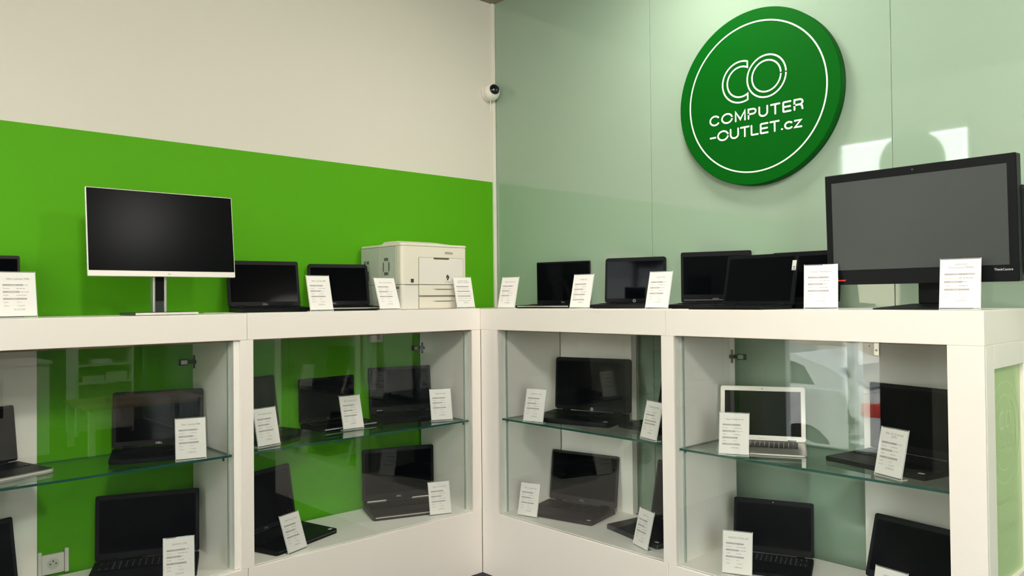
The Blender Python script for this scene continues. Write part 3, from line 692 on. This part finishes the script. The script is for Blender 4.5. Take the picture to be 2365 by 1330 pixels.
b = MB(); b.prism([(xl, .119), (xr, .119), (xr, .237), (xr - .006, .246), (W * .22, .246), (W * .205, .238), (-W * .02, .238), (-W * .035, .246), (xl + .006, .246), (xl, .240)], -.0005, .0014, 'printer_door', frame((0, 0, 0), (1, 0, 0), (0, 0, 1)) @ Matrix.Translation((0, 0, 0)))
dr = b.build('paper_door', t)
b = MB(); TF = frame((0, -.0004, 0), (1, 0, 0), (0, 0, 1))
for (x0, x1, z0, z1) in ((xl - .0012, xl, .119, .243), (xr, xr + .0012, .119, .243), (xl, -W * .04, .246, .2472), (W * .225, xr, .246, .2472), (-W * .03, W * .215, .2375, .2475)):
    b.box(x0, x1, z0, z1, -.0004, .0006, 'seam', TF)
b.build('door_seam', t)
for (z0, z1) in ((.066, .1155), (.006, .0585)):
    d = MB().box(xl - .001, W / 2 - .004, z0, z1, .0, .002, 'printer', TF, bev=.001).build('paper_drawer', t)
    b = MB(); b.prism([(xl + .075, z1 - .020), (xl + .105, z1 - .0225), (xl + .180, z1 - .0225), (xl + .215, z1 - .020), (xl + .180, z1 - .0188), (xl + .105, z1 - .0188)], .0021, .0027, 'seam', TF); b.build('drawer_slot', d)
b = MB(); b.box(-W / 2 + .02, W / 2 - .004, .1160, .1178, -.001, .0008, 'seam', TF); b.box(xl - .0025, W / 2 - .004, .0625, .0645, -.001, .0008, 'seam', TF); b.box(xl - .0025, W / 2 - .004, .0592, .0602, -.001, .0008, 'seam', TF)
b.box(xl - .0025, xl - .0014, .003, .1160, -.001, .0008, 'seam', TF)
b.build('seam_line', t)
b = MB(); b.text('EPSON', .0155, 'vent', TF @ Matrix.Translation((.082, .2655, .0017))); b.build('maker_lettering', t)
b = MB(); TE = TF @ Matrix.Translation((.072, .150, .0022))
b.add([(0, .018, 0), (-.011, .004, 0), (-.004, -.001, 0), (.004, .007, 0)], [(0, 1, 2, 3)], 'steel_grey', TE)
b.add([(.001, .016, .0001), (.011, .004, .0001), (.0, -.014, .0001), (-.005, -.004, .0001), (.003, .004, .0001)], [(0, 1, 2, 3, 4)], 'vent', TE)
b.text('AL-M300', .0085, 'logo_grey', TF @ Matrix.Translation((.072, .127, .0018))); b.build('emblem', dr)
MB().box(-W / 2 + .052, -W / 2 + .068, .127, .144, .0, .0006, 'vent', TF).build('energy_sticker', t)
b = MB(); TSd = frame((-W / 2 - .0003, 0, 0), (0, -1, 0), (0, 0, 1))       # left side, local x runs to the front
def vent(x, z, w, h, n):
    for k in range(n): b.box(x, x + w, z + k * h / n, z + (k + .6) * h / n, 0, .0005, 'vent', TSd)
vent(-.325, .222, .016, .016, 3); vent(-.300, .222, .020, .016, 3); vent(-.325, .150, .016, .035, 6); vent(-.300, .140, .020, .048, 8)
vent(-.145, .232, .034, .015, 3); vent(-.145, .164, .034, .015, 3); vent(-.157, .182, .010, .044, 8); vent(-.109, .182, .010, .044, 8)
vent(-.060, .098, .040, .012, 2)
b.build('side_vents', t)
b = MB(); b.box(-.186, -.1845, .118, .297, -.0002, .0004, 'trim', TSd); b.box(-.0475, -.046, .118, .297, -.0002, .0004, 'trim', TSd); b.build('side_seam', t)

# ------------------------------------------------------------------ the far side of the room (seen mirrored in the glass)
t = thing('office_desk', 'pale desk at the far side of the room, mirrored in the left glass', 'desk', (4.9, .0, 0))
MB().box(-.38, .38, -.62, .45, .40, .435, 'oak', bev=.003).build('desk_top', t)
for (x, y) in ((-.34, -.56), (.34, -.56), (-.34, .40), (.34, .40)): MB().box(x - .025, x + .025, y - .025, y + .025, 0, .40, 'laminate').build('leg', t)
t = thing('white_cube_cabinet', 'white box cabinet with a dark opening at the far side of the room', 'cabinet', (5.25, -1.25, 0))
b = MB(); b.box(-.3, .3, -.45, .45, 0, .80, 'laminate_in'); b.build('body', t)
MB().box(-.32, .32, -.47, .47, .80, .83, 'laminate', bev=.003).build('top_board', t)
MB().box(-.303, -.30, -.30, .10, .36, .68, 'black_soft').build('opening', t)
t = thing('paper_shelf', 'open shelf with paper stacks at the far side of the room', 'shelf', (5.95, -.12, 0))
b = MB(); b.box(-.2, .2, -.27, -.25, 0, 1.15, 'laminate_in'); b.box(-.2, .2, .25, .27, 0, 1.15, 'laminate_in'); b.box(.18, .2, -.25, .25, 0, 1.15, 'laminate_in'); b.build('carcass', t)
for z in (.05, .52, .70, .88, 1.13): MB().box(-.2, .18, -.25, .25, z, z + .018, 'laminate').build('shelf_board', t)
for i, (z, y, h) in enumerate(((.538, -.10, .06), (.538, .12, .09), (.718, -.02, .05), (.898, -.12, .10), (.898, .10, .04))):
    o = MB().box(5.81, 6.05, -.12 + y - .10, -.12 + y + .10, z + .0005, z + h, 'paper_stack').build('paper_stack')
    tag(o, ('short white paper stack on the lower far shelf', 'taller white paper stack on the lower far shelf', 'white paper stack on the middle far shelf', 'tall white paper stack on the upper far shelf', 'flat white paper stack on the upper far shelf')[i], 'paper stack', 'paper stacks on the far shelf')

# ------------------------------------------------------------------ street outside the window
MB().box(-14, 12, -22, YF - .16, -.87, -.75, 'asphalt').build('street', kind='structure')
t = thing('building', 'beige building across the street, seen only in reflections', 'building', (-2, -16, -.75))
MB().box(-11, 13, -3, 0, 0, 4.4, 'facade').build('wall', t)
for k in range(6):
    for j in range(1):
        MB().box(-9 + k * 3.6, -7.6 + k * 3.6, 0.0, .05, 1.4 + j * 3.4, 3.2 + j * 3.4, 'car_glass').build('window', t)
t = thing('car', 'white parked car outside, mirrored in the right end glass', 'car', (-2.62, -6.7, -.75))
TC = frame((0, 0, 0), (1, 0, 0), (0, 0, 1))      # profile in x-z, extruded along y
prof = [(2.16, .50), (2.18, .85), (2.10, 1.02), (1.90, 1.05), (.9, 1.05), (-.6, 1.0), (-1.6, .92), (-2.1, .78), (-2.2, .50), (-2.1, .28), (-1.75, .26)] + arc(-1.40, .30, .36, 180, 0, 10) + [(.95, .26)] + arc(1.32, .30, .36, 180, 0, 10) + [(2.05, .30)]
b = MB(); b.prism(prof, -.86, .86, 'car_paint', TC); b.build('body', t)
gh = [(2.02, 1.04), (1.62, 1.28), (1.15, 1.43), (.2, 1.46), (-.35, 1.40), (-.95, 1.02)]
b = MB()
b.rings([[(x, -.83 + (z - 1.02) * .25, z) for x, z in gh], [(x, .83 - (z - 1.02) * .25, z) for x, z in gh]], 'car_paint'); b.build('cabin', t)
for s in (-1, 1):
    side = lambda x, z: (x, s * (.834 - (z - 1.02) * .25), z)
    b = MB(); b.add([side(x, z) for x, z in ((1.45, 1.10), (1.30, 1.30), (1.05, 1.375), (.42, 1.385), (.42, 1.09))], [(0, 1, 2, 3, 4)], 'car_glass'); b.build('side_window', t)
    b = MB(); b.add([side(x, z) for x, z in ((.36, 1.09), (.36, 1.385), (-.30, 1.335), (-.70, 1.09))], [(0, 1, 2, 3)], 'car_glass'); b.build('side_window', t)
    b = MB(); b.box(1.98, 2.19, s * .80 - .075, s * .80 + .075, .80, .95, 'red', bev=.02); b.build('tail_light', t)
b = MB(); b.add([(1.99, -.66, 1.075), (1.99, .66, 1.075), (1.655, .60, 1.275), (1.655, -.60, 1.275)], [(0, 1, 2, 3)], 'car_glass', Matrix.Translation((.012, 0, .008))); b.build('rear_window', t)
for x in (-1.40, 1.32):
    for s in (-1, 1):
        b = MB(); b.cyl((x, s * .66, .31), (x, s * .87, .31), .31, 'tyre', 28); wl_ = b.build('wheel', t)
        MB().cyl((x, s * .865, .31), (x, s * .875, .31), .19, 'silver', 20).build('rim', wl_)
